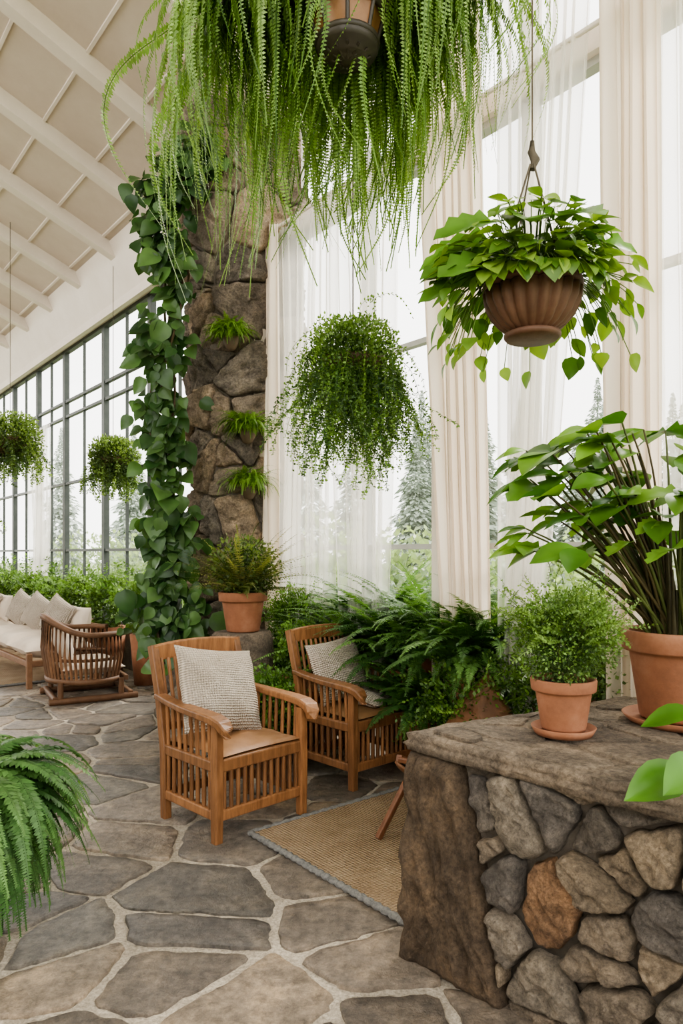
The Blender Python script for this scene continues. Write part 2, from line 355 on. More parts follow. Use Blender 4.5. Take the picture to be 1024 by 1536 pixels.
for k in range(len(er)-1):
    window(er[k],er[k+1],.0,4.5,[3.15,1.6],M_frame2,.05,False);window(er[k],er[k+1],4.66,7.2,[5.9],M_frame2,.05,False)
b=B();hexa(b,-.3,8,-.08,.08,4.5,4.66);b.build('trim_3',M_trim,smooth=False)
b=B()
for a in (2.05,3.5): hexa(b,a-.05,a+.05,-.08,.08,0,7.2)
b.build('trim_4',M_trim,smooth=False)
# ------------------------------------------------------------------ curtains
def curtain(name,mat,t0,t1,b0,b1,zt,zb,folds,off=.2,amp=.045):
    n=int(folds*12);m=40;u=np.linspace(0,1,n);v=np.linspace(0,1,m);Uu,V=np.meshgrid(u,v)
    sv=V**1.3;a=(t0+(t1-t0)*Uu)*(1-sv)+(b0+(b1-b0)*Uu)*sv
    ph=Uu*folds*6.283+.8*np.sin(V*3+Uu*7)+.5*np.sin(Uu*17)
    o=off+amp*(np.sin(ph)+.35*np.sin(ph*.5+1.3))*(.6+.5*V)+.02*np.sin(V*5+Uu*9)
    a=a+.35*amp*np.sin(ph*2+V)
    z=zt+(zb-zt)*V
    b=B();grid(b,WL(a,o,z));return b.build(name,mat)
curtain('sheer_curtain',M_sheer,-.02,1.05,.0,.98,4.5,.02,11,.2)
curtain('sheer_curtain.001',M_sheer,1.02,1.80,1.22,1.62,4.5,.02,7,.23)
curtain('linen_curtain',M_drape,.02,.34,.03,.30,4.5,.02,3,.3,.04)
curtain('linen_curtain.001',M_drape,2.02,2.58,2.38,2.72,6.9,.02,6,.28,.045)
curtain('sheer_curtain.002',M_sheer,2.76,3.45,2.74,2.94,6.9,.02,9,.22)
curtain('linen_curtain.002',M_drape,3.48,3.78,3.53,3.82,6.9,.02,4,.3,.045)
curtain('sheer_curtain.003',M_sheer,3.78,4.8,3.8,4.7,6.9,.02,11,.22)
curtain('linen_curtain.003',M_drape,4.7,5.2,4.7,5.1,6.9,.02,5,.3,.05)
curtain('sheer_curtain.004',M_sheer,.6,1.95,.6,1.9,6.9,4.72,12,.2)
curtain('sheer_curtain.006',M_sheer,-7.6,-6.5,-7.5,-6.7,3.7,.6,8,.2)
b=B();sweep(b,[WL(-.2,.22,4.53),WL(8,.22,4.53)],.03,.03,k=10)
b.build('curtain_rod',M_trim)
# ------------------------------------------------------------------ stone pillar
PC=np.array([-.96,6.88]);R0=.53
def pill(a,z,h):
    th=a/R0;fl=.26*np.exp(-(z/.55)**2)*(.55+.45*np.cos(th-3.5))+.09*np.exp(-((z-5.0)/.6)**2)+.025*np.sin(z*2.3+th*2)
    r=R0-.06+fl+h;return np.stack([PC[0]+r*np.cos(th),PC[1]+r*np.sin(th),z+0*a],-1)
e=empty('stone_pillar')
z=np.linspace(0,5.9,40);th=np.linspace(0,2*math.pi*R0,41);ZZ,TT=np.meshgrid(z,th,indexing='ij')
b=B();grid(b,pill(TT,ZZ,np.zeros_like(TT)));b.build('mortar_core',M_rmort,parent=e)
CIR=2*math.pi*R0
sd=[(x,y*.82) for x,y in jgrid(-.1,-.1,CIR+.1,7.1,.36,.6,.30)];pp=cells(sd,(0,0,CIR,5.9),.006)
rb=np.array([[.37,.305,.24],[.31,.265,.22],[.43,.345,.26],[.27,.24,.205],[.37,.325,.27]])
b=B();stones(b,pp,[rb[random.randrange(5)]*random.uniform(.75,1.25) for _ in pp],pill,.10,PIL,K=44,amp=.030,wig=.012,nf=2.6,cut=.08,ridge=.06)
b.build('stones',M_rock,parent=e)
# ------------------------------------------------------------------ stone counter
F0=np.array([.28,2.70]);FD=np.array([.707,-.707]);FN=np.array([-.707,-.707])
CT=.80
e=empty('stone_counter')
poly=np.array([[.28,2.70],[1.34,3.34],[2.25,2.35],[1.9,1.08]])
cen=poly.mean(0);cp=cen+(poly-cen)*.96
b=B();V=[[x,y,0] for x,y in cp]+[[x,y,CT] for x,y in cp];b.add(V,HEXF);b.build('core',M_rmort,parent=e,smooth=False)
def fmap(a,z,h):
    bat=.03*(1-z/.8)
    return np.stack([F0[0]+FD[0]*a+FN[0]*(h+bat-.02),F0[1]+FD[1]*a+FN[1]*(h+bat-.02),z+0*a],-1)
ln=math.hypot(1,.2625);plane=(-1/ln,-.2625/ln,-(.43+.008)/ln)
oc=(.575,.42)
sd=[s for s in jgrid(.3,-.05,2.4,.85,.20,.45,.16) if math.hypot(s[0]-oc[0],(s[1]-oc[1])*.55)>.17]
sd+=[oc,(.585,.71),(.575,.08),(.79,.36),(.39,.45),(.77,.60)];pp=cells(sd,(.1,0,2.35,CT-.005),.010,[plane])
cs=[np.array([[.30,.25,.195],[.25,.22,.185],[.37,.30,.22],[.22,.20,.18],[.32,.28,.23]][random.randrange(5)])*random.uniform(.75,1.2) for _ in pp];cs[len(sd)-6]=np.array([.38,.235,.14])
b=B();stones(b,pp,cs,fmap,.065,PIL,K=48,amp=.014,wig=.008,nf=4.,cut=.14,ridge=.02)
b.build('rubble_stones',M_rock,parent=e)
slab=[(-.03,0),(.43,0),(.36,.28),(.30,.5),(.22,CT-.01),(-.02,CT-.01)]
b=B();K=90;Q=np.array(slab+[slab[0]]);s=np.r_[0,np.cumsum(np.linalg.norm(np.diff(Q,axis=0),axis=1))];t=np.linspace(0,s[-1],K,endpoint=False)
Rr=np.stack([np.interp(t,s,Q[:,0]),np.interp(t,s,Q[:,1])],1);c=Rr.mean(0);V=[]
for sc_,zz in [(1.,-.05),(1.0,.0),(.99,.04),(.96,.07),(.9,.08),(.8,.083),(.7,.085),(.6,.085),(.5,.085),(.4,.085),(.3,.085),(.2,.085),(.1,.085)]:
    X=c+(Rr-c)*sc_;V.append(fmap(X[:,0],X[:,1],zz+.03*sn(X*[1.6,.6],2.2,5)*(zz>0)-.035*np.abs(sn(X*[2.,.8],3,18))*(zz>0)+.010*sn(X*[1.,.7],8,8)))
V=np.array(V);m=len(V);SC=(.17,.125,.085);b.add(V.reshape(-1,3),[[a*K+k,a*K+(k+1)%K,(a+1)*K+(k+1)%K,(a+1)*K+k] for a in range(m-1) for k in range(K)],SC)
CC=V[-1].mean(0);b.add(np.vstack([V[-1],CC]),[[k,(k+1)%K,K] for k in range(K)],SC)
b.build('corner_slab',M_rock,parent=e)
tp=np.array([[.245,2.70],[.42,2.84],[.95,3.13],[1.36,3.4],[2.3,2.36],[1.93,1.0],[1.3,1.60],[.75,2.15],[.45,2.46]])
K=260;Q=np.vstack([tp,tp[:1]]);s=np.r_[0,np.cumsum(np.linalg.norm(np.diff(Q,axis=0),axis=1))];t=np.linspace(0,s[-1],K,endpoint=False)
Rr=np.stack([np.interp(t,s,Q[:,0]),np.interp(t,s,Q[:,1])],1);c=Rr.mean(0)
Rr=Rr+nrm(Rr-c)*(.018*sn(Rr,3,2)+.012*sn(Rr,10,3))[:,None];V=[];TZ=.865
for sc_,zz in [(.9,CT-.01),(.985,CT-.005),(.993,CT+.012),(1.0,CT+.02),(.982,CT+.034),(.992,CT+.045),(.982,TZ-.006),(.97,TZ),(.93,TZ),(.8,TZ),(.65,TZ),(.5,TZ),(.3,TZ),(.1,TZ)]:
    X=c+(Rr-c)*sc_;X=X+nrm(Rr-c)*(.011*sn(np.c_[X,np.full(K,zz*8)],8,4))[:,None]*(sc_>.98)
    V.append(np.c_[X,zz+(.004*sn(X,2.5,6))*(zz>=TZ-.01)])
V=np.array(V);m=len(V);TC=(.31,.255,.20);b=B();b.add(V.reshape(-1,3),[[a*K+k,a*K+(k+1)%K,(a+1)*K+(k+1)%K,(a+1)*K+k] for a in range(m-1) for k in range(K)],TC)
b.add(np.vstack([V[-1],[*c,TZ]]),[[k,(k+1)%K,K] for k in range(K)],TC);b.build('slate_top',M_rock,parent=e)
xs=jgrid(.2,1.0,2.3,3.4,.24,.45,.2);pls=[]
for i in range(len(tp)):
    p=tp[i];q=tp[(i+1)%len(tp)];d=q-p;nx,ny=-d[1],d[0];l=math.hypot(nx,ny);nx/=l;ny/=l
    if (c-p)@np.array([nx,ny])>0: nx,ny=-nx,-ny
    pls.append((nx,ny,p@np.array([nx,ny])-.05))
pp=cells(xs,(.1,.9,2.4,3.5),.012,pls)
b=B();stones(b,pp,[np.array([.29,.24,.19])*random.uniform(.75,1.35) for _ in pp],lambda a,o,z:np.stack([a,o,TZ-.001+z],-1),.009,FLAT,K=40,amp=.001,wig=.01,nf=4)
b.build('slate_paving',M_rock,parent=e)
TOPZ=.876
# ------------------------------------------------------------------ rugs
def rug(name,a0,a1,o0,o1):
    e=empty(name,WL((a0+a1)/2,(o0+o1)/2,0),WROT);w=(a1-a0)/2;h=(o1-o0)/2
    n=60;x=np.linspace(-w,w,n);y=np.linspace(-h,h,n);X,Y=np.meshgrid(x,y);Z=.024+.002*np.sin(X*5+Y*3)
    b=B();grid(b,np.stack([X,Y,Z],-1));b.build('weave',M_jute,parent=e)
    b=B();P=[(-w,-h),(w,-h),(w,h),(-w,h)]
    for i in range(4):
        p=np.array(P[i]);q=np.array(P[(i+1)%4]);t=np.linspace(0,1,80)[:,None];L=p+(q-p)*t
        sweep(b,np.c_[L,np.full(80,.021)],.040+.010*np.sin(np.arange(80)*1.9),.028+.005*np.sin(np.arange(80)*1.9),k=8)
    b.build('binding',M_jbord,parent=e)
d=np.array([-.5,3.83])-A;ca=float(d@U);co=float(d@Nn)
rug('jute_rug',ca,ca+1.22,co-1.6,co)
rug('jute_rug.001',-7.5,-3.2,.5,2.1)
# ------------------------------------------------------------------ armchairs
def cush(b,w,h,t,M,n=26,col=(1,1,1)):
    u=np.linspace(-1,1,n);Uu,V=np.meshgrid(u,u)
    th=t/2*np.clip(1-np.abs(Uu)**2.6,0,1)**.55*np.clip(1-np.abs(V)**2.6,0,1)**.55
    pin=1-.07*(1-V**2)*np.abs(Uu)**2;pin2=1-.07*(1-Uu**2)*np.abs(V)**2
    wr=.006*np.sin(Uu*7+V*3)*np.cos(V*5)
    old=b.M;b.M=M
    for s in(1,-1): grid(b,np.stack([Uu*w/2*pin,s*th+wr*(th>0.01),V*h/2*pin2],-1)[:, ::s],col)
    b.M=old
def armchair(name,x,y,rz,pillows):
    e=empty(name,(x,y,.012),rz);b=B();W=.30;D=.27
    c0=np.array([.235,.115,.052])
    def cc(): return c0*random.uniform(.75,1.25)
    for sx in(-1,1):
        sweep(b,[(sx*W,-D,0),(sx*W,-D,.3),(sx*W,-D,.63)],[.05,.056,.052],[.05,.056,.052],cc())
        sweep(b,[(sx*W,D-.03,0),(sx*W,D-.02,.4),(sx*W,D+.03,.68),(sx*W,D+.12,.985)],.05,.052,cc(),up=(0,1,0))
        p=[(sx*W,D+.05,.70),(sx*(W+.012),D-.1,.685),(sx*(W+.02),.0,.675),(sx*(W+.02),-.18,.668),(sx*(W+.015),-.28,.66),(sx*(W+.01),-.335,.642),(sx*(W+.005),-.36,.61),(sx*W,-.362,.575)]
        sweep(b,p,[.06,.07,.085,.095,.095,.09,.08,.06],[.035,.036,.038,.04,.042,.045,.045,.035],cc())
        sweep(b,[(sx*W,-D,.40),(sx*W,D,.40)],.035,.06,cc());sweep(b,[(sx*W,-D,.14),(sx*W,D-.02,.14)],.035,.055,cc())
    sweep(b,[(-W,-D,.405),(W,-D,.405)],.04,.07,cc());sweep(b,[(-W,-D,.14),(W,-D,.14)],.035,.06,cc())
    sweep(b,[(-W,D,.40),(W,D,.40)],.04,.06,cc());sweep(b,[(-W,D-.02,.14),(W,D-.02,.14)],.035,.055,cc())
    t=np.linspace(-1,1,11);sweep(b,[(W*k,D+.105+.02*(1-k*k),.94+.018*(1-k*k)) for k in t],.032,.10,cc())
    sweep(b,[(-W,D+.01,.52),(W,D+.01,.52)],.03,.05,cc())
    b.build('frame',M_wood,parent=e,smooth=False,bevel=.009)
    b=B()
    for k in np.linspace(-1,1,14)[1:-1]:
        tube(b,[(W*k,-D,.16),(W*k,-D,.39)],.0125,cc()*.8);tube(b,[(W*k,D+.005,.52),(W*k,D+.10,.91)],.0115,cc())
        tube(b,[(W*k,D-.02,.16),(W*k,D,.39)],.0115,cc()*.8)
    for sx in(-1,1):
        for k in np.linspace(-D,D,10)[1:-1]:
            tube(b,[(sx*W,k,.16),(sx*W,k,.39)],.0125,cc()*.8);tube(b,[(sx*W,k,.41),(sx*(W+.01),k,.665)],.0115,cc())
    b.build('slats',M_wood,parent=e)
    b=B();M=Matrix.Translation((0,-.01,.452))@Matrix.Rotation(math.pi/2,4,'X');cush(b,.585,.56,.06,M);b.build('seat',M_leath,parent=e)
    for i,(px,py,pz,w,h,t,rx,ry,rr) in enumerate(pillows):
        b=B();cush(b,w,h,t,Matrix.Identity(4));o=b.build('pillow_%d'%(i+1),M_knit,parent=e);o.location=(px,py,pz);o.rotation_euler=(rx,ry,rr)
armchair('slatted_armchair',-.64,4.12,math.radians(45),[(-.03,.09,.73,.58,.52,.20,-.42,.16,.05)])
armchair('slatted_armchair.001',.11,4.95,math.radians(43),[(-.05,.14,.71,.47,.44,.17,-.36,-.1,.0),(.07,-.02,.52,.38,.34,.10,-1.35,.1,.4)])
# ------------------------------------------------------------------ leather sling chair
e=empty('leather_sling_chair',(.70,3.92,.026),math.radians(-28))
b=B();n=24;u=np.linspace(-1,1,n);v=np.linspace(0,1,n);Uu,V=np.meshgrid(u,v)
wd=.30*(1-.35*V);Y=-.30+.28*V+.42*V**1.6
Zt=.34+.06*(1-V)**2-.10*np.sin(V*math.pi)+.46*V**2.2;Z=Zt+.10*(Uu**2-1)*(1-V)*.8-.26*V**3*np.abs(Uu)**1.1-.06*(1-Uu**2)*np.sin(V*3.14)
grid(b,np.stack([Uu*wd,Y-.08*Uu**2*V,Z],-1));o=b.build('leather_seat',M_leath2,parent=e);m=o.modifiers.new('s','SOLIDIFY');m.thickness=.012
b=B();c=(.16,.07,.035)
for sx in(-1,1):
    sweep(b,[(sx*.36,-.40,0),(sx*.28,-.2,.26),(sx*.22,.2,.44),(sx*.14,.38,.58)],.03,.035,c)
    sweep(b,[(sx*.30,.42,0),(sx*.29,.15,.24),(sx*.29,-.28,.41)],.03,.035,c)
for y,z_ in((-.28,.40),(.1,.25)): sweep(b,[(-.29,y,z_),(.29,y,z_)],.028,.028,c)
b.build('wood_frame',M_wood,parent=e,smooth=False,bevel=.006)
# ------------------------------------------------------------------ pots
def pot(e,r,h,mat=M_terra,saucer=True,z0=0.):
    b=B();s=.018 if saucer else 0
    if saucer: lathe(b,[(0,z0),(r*.88,z0),(r*1.0,z0+.028),(r*.97,z0+.03),(r*.85,z0+.012),(0,z0+.012)])
    z=z0+s
    lathe(b,[(0,z),(r*.66,z),(r*.69,z+.01),(r*.86,z+h*.72),(r*.87,z+h*.76),(r*.985,z+h*.77),(r*1.0,z+h*.79),(r*1.02,z+h*.97),(r*1.0,z+h),(r*.93,z+h),(r*.91,z+h*.97),(r*.88,z+h*.86)])
    b.build('pot',mat,parent=e)
    b=B();lathe(b,[(0,z+h*.9),(r*.5,z+h*.9),(r*.895,z+h*.87)]);b.build('soil',M_soil,parent=e)
    return z+h*.89
e=empty('potted_maidenhair_shrub',(.83,2.62,TOPZ));zt=pot(e,.118,.19)
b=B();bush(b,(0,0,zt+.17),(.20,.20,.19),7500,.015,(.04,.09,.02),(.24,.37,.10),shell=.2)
sprigs(b,(0,0,zt+.12),(.12,.12,.16),140,.29,.014,(.08,.16,.03),(.26,.38,.11),sag=.4,upz=.8,k=20)
b.build('foliage',M_leaf,parent=e)
b=B()
for i in range(26):
    a=random.uniform(0,6.28);tube(b,[(.02*math.cos(a),.02*math.sin(a),zt-.02),(.06*math.cos(a),.06*math.sin(a),zt+.1),(.12*math.cos(a+.3),.12*math.sin(a+.3),zt+.24)],.002,(.10,.13,.04),k=5)
b.build('stems',M_leaf,parent=e)
# big broadleaf plant
e=empty('potted_broadleaf_plant',(1.35,2.80,TOPZ));zt=pot(e,.215,.35)
b=B();bs=B()
for i in range(100):
    a=random.uniform(0,6.28) if i%3 else random.uniform(2.3,4.0)
    r=abs(random.gauss(0,.27))+.12
    if math.cos(a)<-.2: r*=1.2
    r=min(r,.60)
    hz=random.uniform(.40,.92)-r*.22
    if math.cos(a)<-.2 and r>.25: hz=max(hz,.36)
    tip=np.array([r*math.cos(a),r*math.sin(a)*.8,zt+hz]);p0=np.array([.09*math.cos(a)*random.random(),.09*math.sin(a)*random.random(),zt-.02])
    mid=p0*.45+tip*.55+np.array([-.05*math.cos(a),-.05*math.sin(a),.08]);tt=np.linspace(0,1,9)[:,None]
    P=(1-tt)**2*p0+2*tt*(1-tt)*mid+tt**2*tip
    tube(bs,P,np.linspace(.008,.0035,9),(.10,.12,.035) if i%3 else (.09,.07,.03),k=6)
    nl=random.choice([1,2,2,3])
    for j in range(nl):
        a2=a+(j-(nl-1)/2)*1.0+random.uniform(-.3,.3);L=random.uniform(.12,.20)
        D=np.array([math.cos(a2),math.sin(a2),random.uniform(-.40,.25)])
        leaves(b,[T_oval,T_heart,T_lob][random.choice([0,0,1,2])],[tip],[D],[[random.uniform(-.6,.4),random.uniform(-.7,.3),1]],L,gcol(1,(.04,.12,.015),(.18,.32,.045)),wid=random.uniform(.85,1.2))
for i in range(34):
    a=random.uniform(0,6.28);r=random.uniform(.02,.10);tube(bs,[(r*math.cos(a),r*math.sin(a),zt-.02),(r*1.4*math.cos(a),r*1.4*math.sin(a),zt+random.uniform(.12,.36))],[.011,.004],(.07,.06,.03),k=6)
b.build('leaves',M_gloss,parent=e);bs.build('stems',M_leaf,parent=e)
e=empty('potted_peace_lily',(1.06,1.95,TOPZ));zt=pot(e,.07,.09)
b=B();bs=B()
for (dx,dy,dz,L) in [(-.20,-.10,-.01,.26),(-.17,-.16,.03,.24),(-.08,.06,.12,.2),(.1,-.05,.16,.24),(.08,.12,.1,.22),(.02,-.14,.06,.2),(.14,.04,.05,.22)]:
    tip=np.array([dx*.6,dy*.6,zt+dz]);tube(bs,[(0,0,zt-.01),tip*[.4,.4,1]+[0,0,.03],tip],[.005,.004,.003],(.08,.18,.03),k=6)
    leaves(b,T_oval,[tip],[[dx,dy,-.02]],[[.1,-.8,1]],L*.85,[[.08,.20,.02]],wid=.9)
b.build('leaves',M_gloss,parent=e);bs.build('stems',M_leaf,parent=e)
e=empty('stone_plinth',(-.78,5.55,.0));b=B();hs=[(.30,0),(.31,.3),(.26,.6),(.24,.9),(.22,.93),(0,.93)]
lathe(b,hs,col=(.24,.20,.16),k=24);V=b.v[0];V[:,:2]*=(1+.10*sn(V,1.6,3))[:,None];b.build('rock',M_rock,parent=e)
e=empty('potted_conifer_shrub',(-.78,5.55,.935));zt=pot(e,.19,.31,saucer=False)
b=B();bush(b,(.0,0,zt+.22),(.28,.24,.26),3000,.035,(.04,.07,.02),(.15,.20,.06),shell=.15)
for i in range(130):
    a=random.uniform(0,6.28);frond(b,(0,0,zt),(math.cos(a)*1.3,math.sin(a),random.uniform(.4,2.2)),random.uniform(.40,.78),.8,26,.05,gcol(1,(.06,.10,.02),(.28,.27,.10))[0],wob=.6)
b.build('foliage',M_leaf,parent=e)
# ------------------------------------------------------------------ hanging basket (right)
def hiz(x,y): 
    o=float((np.array([x,y])-A)@Nn);return 7.2+SL*o
e=empty('hanging_bowl_planter',(.79,2.9,0));b=B()
lathe(b,[(0,2.435),(.105,2.435),(.115,2.445),(.115,2.458),(.09,2.468)],k=60,col=(1,1,1))
lathe(b,[(.085,2.465),(.12,2.487),(.155,2.53),(.178,2.58),(.185,2.63),(.16,2.635),(.14,2.62)],k=176,rib=.10,nr=22)
lathe(b,[(.14,2.63),(.197,2.635),(.205,2.65),(.197,2.672),(.18,2.674),(.16,2.63)],k=60)
b.build('bowl',M_bowl,parent=e)
b=B();lathe(b,[(0,2.64),(.17,2.64)]);b.build('soil',M_soil,parent=e)
b=B()
for k in range(4):
    a=k*math.pi/2+.4;tube(b,[(.18*math.cos(a),.18*math.sin(a),2.66),(.01*math.cos(a),.01*math.sin(a),3.16)],.004,k=6)
tube(b,[(0,0,3.14),(.012,0,3.18),(0,.012,3.22),(0,0,3.26)],[.014,.02,.017,.008],k=8)
tube(b,[(0,0,3.24),(0,0,hiz(.78,2.9))],.0035,k=6)
b.build('cords',M_rope,parent=e)
b=B();bs=B()
for i in range(440):
    a=random.uniform(0,6.28);rr=random.uniform(.03,.19);p0=np.array([rr*.7*math.cos(a),rr*.7*math.sin(a),2.66])
    r2=.08+.34*random.random()**.7;hz=random.uniform(.02,.27)*(1.25-r2*1.6)
    if r2>.28: hz-=random.random()*.20
    front=math.sin(a)<-.35
    if rr>.12 and random.random()<.30 and not front: hz=-random.uniform(.05,.30);r2=random.uniform(.28,.45)
    if front: hz=max(hz,-.03);r2=min(r2,.27)
    tip=np.array([r2*math.cos(a),r2*math.sin(a),2.69+hz]);mid=(p0+tip)/2+[0,0,.09+max(0,-hz)*.6];tt=np.linspace(0,1,7)[:,None];P=(1-tt)**2*p0+2*tt*(1-tt)*mid+tt**2*tip
    tube(bs,P,.0022,(.10,.17,.03),k=5)
    a2=a+random.uniform(-.9,.9);D=[math.cos(a2),math.sin(a2),random.uniform(-.9,.35) if hz>-.03 else -random.uniform(.6,2)]
    leaves(b,T_heart if i%3 else T_oval,[tip],[D],[[random.uniform(-.4,.4)+.5*math.cos(a),random.uniform(-.6,.4)+.5*math.sin(a),1]],random.uniform(.05,.105),gcol(1,(.045,.12,.015),(.24,.36,.06)),wid=1.05)
for (ax,az,L) in [(3.3,.05,.26),(3.0,.14,.26),(2.7,.02,.24),(3.6,-.0,.24),(3.14,-.02,.26),(5.9,.10,.2),(4.4,.12,.2),(5.1,.14,.2),(2.3,.14,.22),(3.4,.18,.22)]:
    P0=np.array([.18*math.cos(ax),.18*math.sin(ax),2.72+az]);tube(bs,[(0,0,2.64),P0*[.6,.6,1]+[0,0,.02],P0],.004,(.1,.2,.03),k=6)
    leaves(b,T_lob,[P0],[[math.cos(ax),math.sin(ax),-.15]],[[0,-.9,1]],L*1.15,[[.11,.23,.035]],wid=1.15)
b.build('leaves',M_gloss,parent=e);bs.build('stems',M_leaf,parent=e)
# ------------------------------------------------------------------ hanging balls
def ball(name,x,y,z,r,n,size,dark,light,trail=.3,top=None,ns=60,zs=1.,sag=2.6,drip=0):
    e=empty(name,(x,y,0));b=B();lathe(b,[(0,z-.45*r),(.35*r,z-.42*r),(.55*r,z-.05*r),(.58*r,z+.05*r),(.5*r,z+.05*r)],k=24,col=(.10,.06,.03));b.build('basket',M_dwood,parent=e)
    b=B();bush(b,(0,0,z),(r*.85,r*.85,r*.85*zs),n,size,dark,light,shell=.35)
    sprigs(b,(0,0,z+.1*r),(r,r,r),ns,trail,size*.9,dark,light,sag=sag,k=20)
    for i in range(drip):
        a=random.uniform(0,6.28);q=r*.85*math.sqrt(random.random());l=random.uniform(.2,1)*(1-.5*q/r);LL=r*.6+l*trail*.95;kk=int(LL/.014)
        p=np.array([q*math.cos(a),q*math.sin(a),z-.2*r]);P=[];d=np.array([.3*math.cos(a),.3*math.sin(a),-.8])
        for j in range(kk):
            d=nrm(d+np.array([0,0,-.06])+rng.normal(size=3)*.13);p=p+d*LL/kk;P.append(p)
        P=np.array(P);s=nrm(rng.normal(size=(kk,3))*[1,1,.3]+[0,0,-.3]);cc=gcol(1,dark,light)[0]
        for sg in(-1,1): leaves(b,T_small,P,s*[sg,sg,1],rng.normal(size=(kk,3))+[0,0,1],size*.85*rng.uniform(.7,1.2,kk),cc*rng.uniform(.8,1.4,(kk,1)))
        b.add(np.concatenate([P,P+[.003,0,0]]),[[j,j+1,kk+j+1,kk+j] for j in range(kk-1)],cc*.6)
    b.build('foliage',M_leaf,parent=e)
    b=B();t=top or hiz(x,y);tube(b,[(0,0,z+r*.3),(0,0,t)],.004,k=6);b.build('cord',M_rope,parent=e)
ball('hanging_ball_plant',.07,4.3,2.72,.35,9500,.026,(.035,.08,.02),(.20,.32,.08),trail=.72,ns=110,sag=4.2,drip=230)
def sez(x,y): return EA+SL*float((np.array([x,y])-A)@Nn)
for i,(x,y,z,r) in enumerate([(-4.40,9.3,3.05,.46),(-3.0,9.2,2.78,.38),(-5.9,11.2,2.35,.40)]):
    ball('hanging_moss_ball' if i==0 else 'hanging_moss_ball.%03d'%i,x,y,z,r,6200,.042,(.05,.09,.03),(.22,.31,.09),trail=.40,top=sez(x,y),ns=40,sag=4,drip=60)
# ------------------------------------------------------------------ big hanging fern + lantern
e=empty('hanging_fern_chandelier',(0,3.25,0));b=B()
for rr,zz in((.58,4.60),(.30,4.64)):
    th=np.linspace(0,2*math.pi,49);tube(b,[(rr*1.1*math.cos(a),rr*.7*math.sin(a),zz) for a in th],.02,k=8)
for k in range(8):
    a=k*math.pi/4;tube(b,[(0,0,4.66),(.58*1.1*math.cos(a),.58*.7*math.sin(a),4.60)],.012,k=6);
for k in range(4):
    a=k*math.pi/2+.5;tube(b,[(.58*1.1*math.cos(a),.58*.7*math.sin(a),4.6),(0,0,5.4)],.006,k=6)
tube(b,[(0,0,4.6),(0,0,hiz(0,3.25))],.012,k=8)
b.build('planter_ring',M_metal,parent=e)
b=B();lathe(b,[(.0,4.56),(.25,4.54),(.56,4.57),(.60,4.64),(.5,4.68),(0,4.68)],k=40);V=b.v[0];V[:,0]*=1.1;V[:,1]*=.7;b.build('moss_bed',M_soil,parent=e)
b=B()
for i in range(820):
    a=random.uniform(0,6.283);q=math.sqrt(random.uniform(.03,1));x=.70*q*math.cos(a);y=.42*q*math.sin(a)
    out=random.uniform(0,1.0)**2;d=np.array([math.cos(a)*out*.25+.05*x,math.sin(a)*out*.3,random.uniform(-1.,-.3)])
    L=1.16+.36*random.random()+.10*math.sin(x*9+1)
    if x<-.3: L+=random.uniform(.0,.18)
    if -.62<x<-.38 and random.random()<.3: L+=.30
    if -.1<x<.35 and random.random()<.25: L+=.24
    if x>.35: L-=.10+(x-.35)*.6
    if random.random()<.3: L*=.65
    if abs(x-.02)<.20 and y<.05: continue
    frond(b,(x,y,4.56+.06*random.random()),d,L,4.5,int(L*62),random.uniform(.024,.044),gcol(1,(.06,.13,.025),(.21,.33,.075))[0],T=T_lfw,curl=.2,wid=1.15,tipcol=gcol(1,(.13,.25,.05),(.33,.45,.15))[0],base=.03,wob=2.2)
b.build('fern_fronds',M_leaf,parent=e)
e=empty('lantern_pendant',(.025,3.0,-.15));b=B();k6=8
for (r,z_,t_) in((.215,4.22,.018),(.155,4.0,.014),(.125,3.88,.016)):
    th=np.linspace(0,2*math.pi,33);tube(b,[(r*math.cos(a),r*math.sin(a),z_) for a in th],t_,k=8)
for k in range(k6):
    a=k*2*math.pi/k6;tube(b,[(.215*math.cos(a),.215*math.sin(a),4.22),(.155*math.cos(a),.155*math.sin(a),4.0),(.125*math.cos(a),.125*math.sin(a),3.88)],.009,k=6)
lathe(b,[(0,3.80),(.05,3.803),(.055,3.812),(.085,3.812),(.09,3.83),(.125,3.84),(.135,3.86),(.13,3.89),(0,3.89)],k=40)
for k in range(12):
    a=k*math.pi/6;tube(b,[(.10*math.cos(a),.10*math.sin(a),3.828),(.03*math.cos(a),.03*math.sin(a),3.80)],.006,k=5)
tube(b,[(0,0,4.0),(0,.0,4.5),(-.02,.25,4.77)],.012,k=8)
lathe(b,[(.215,4.22),(.12,4.34),(0,4.4)],k=16)
b.build('bronze_frame',M_metal,parent=e)
b=B();lathe(b,[(.12,3.88),(.15,4.0),(.21,4.22)],k=8);b.build('amber_panels',M_amber,parent=e,smooth=False)
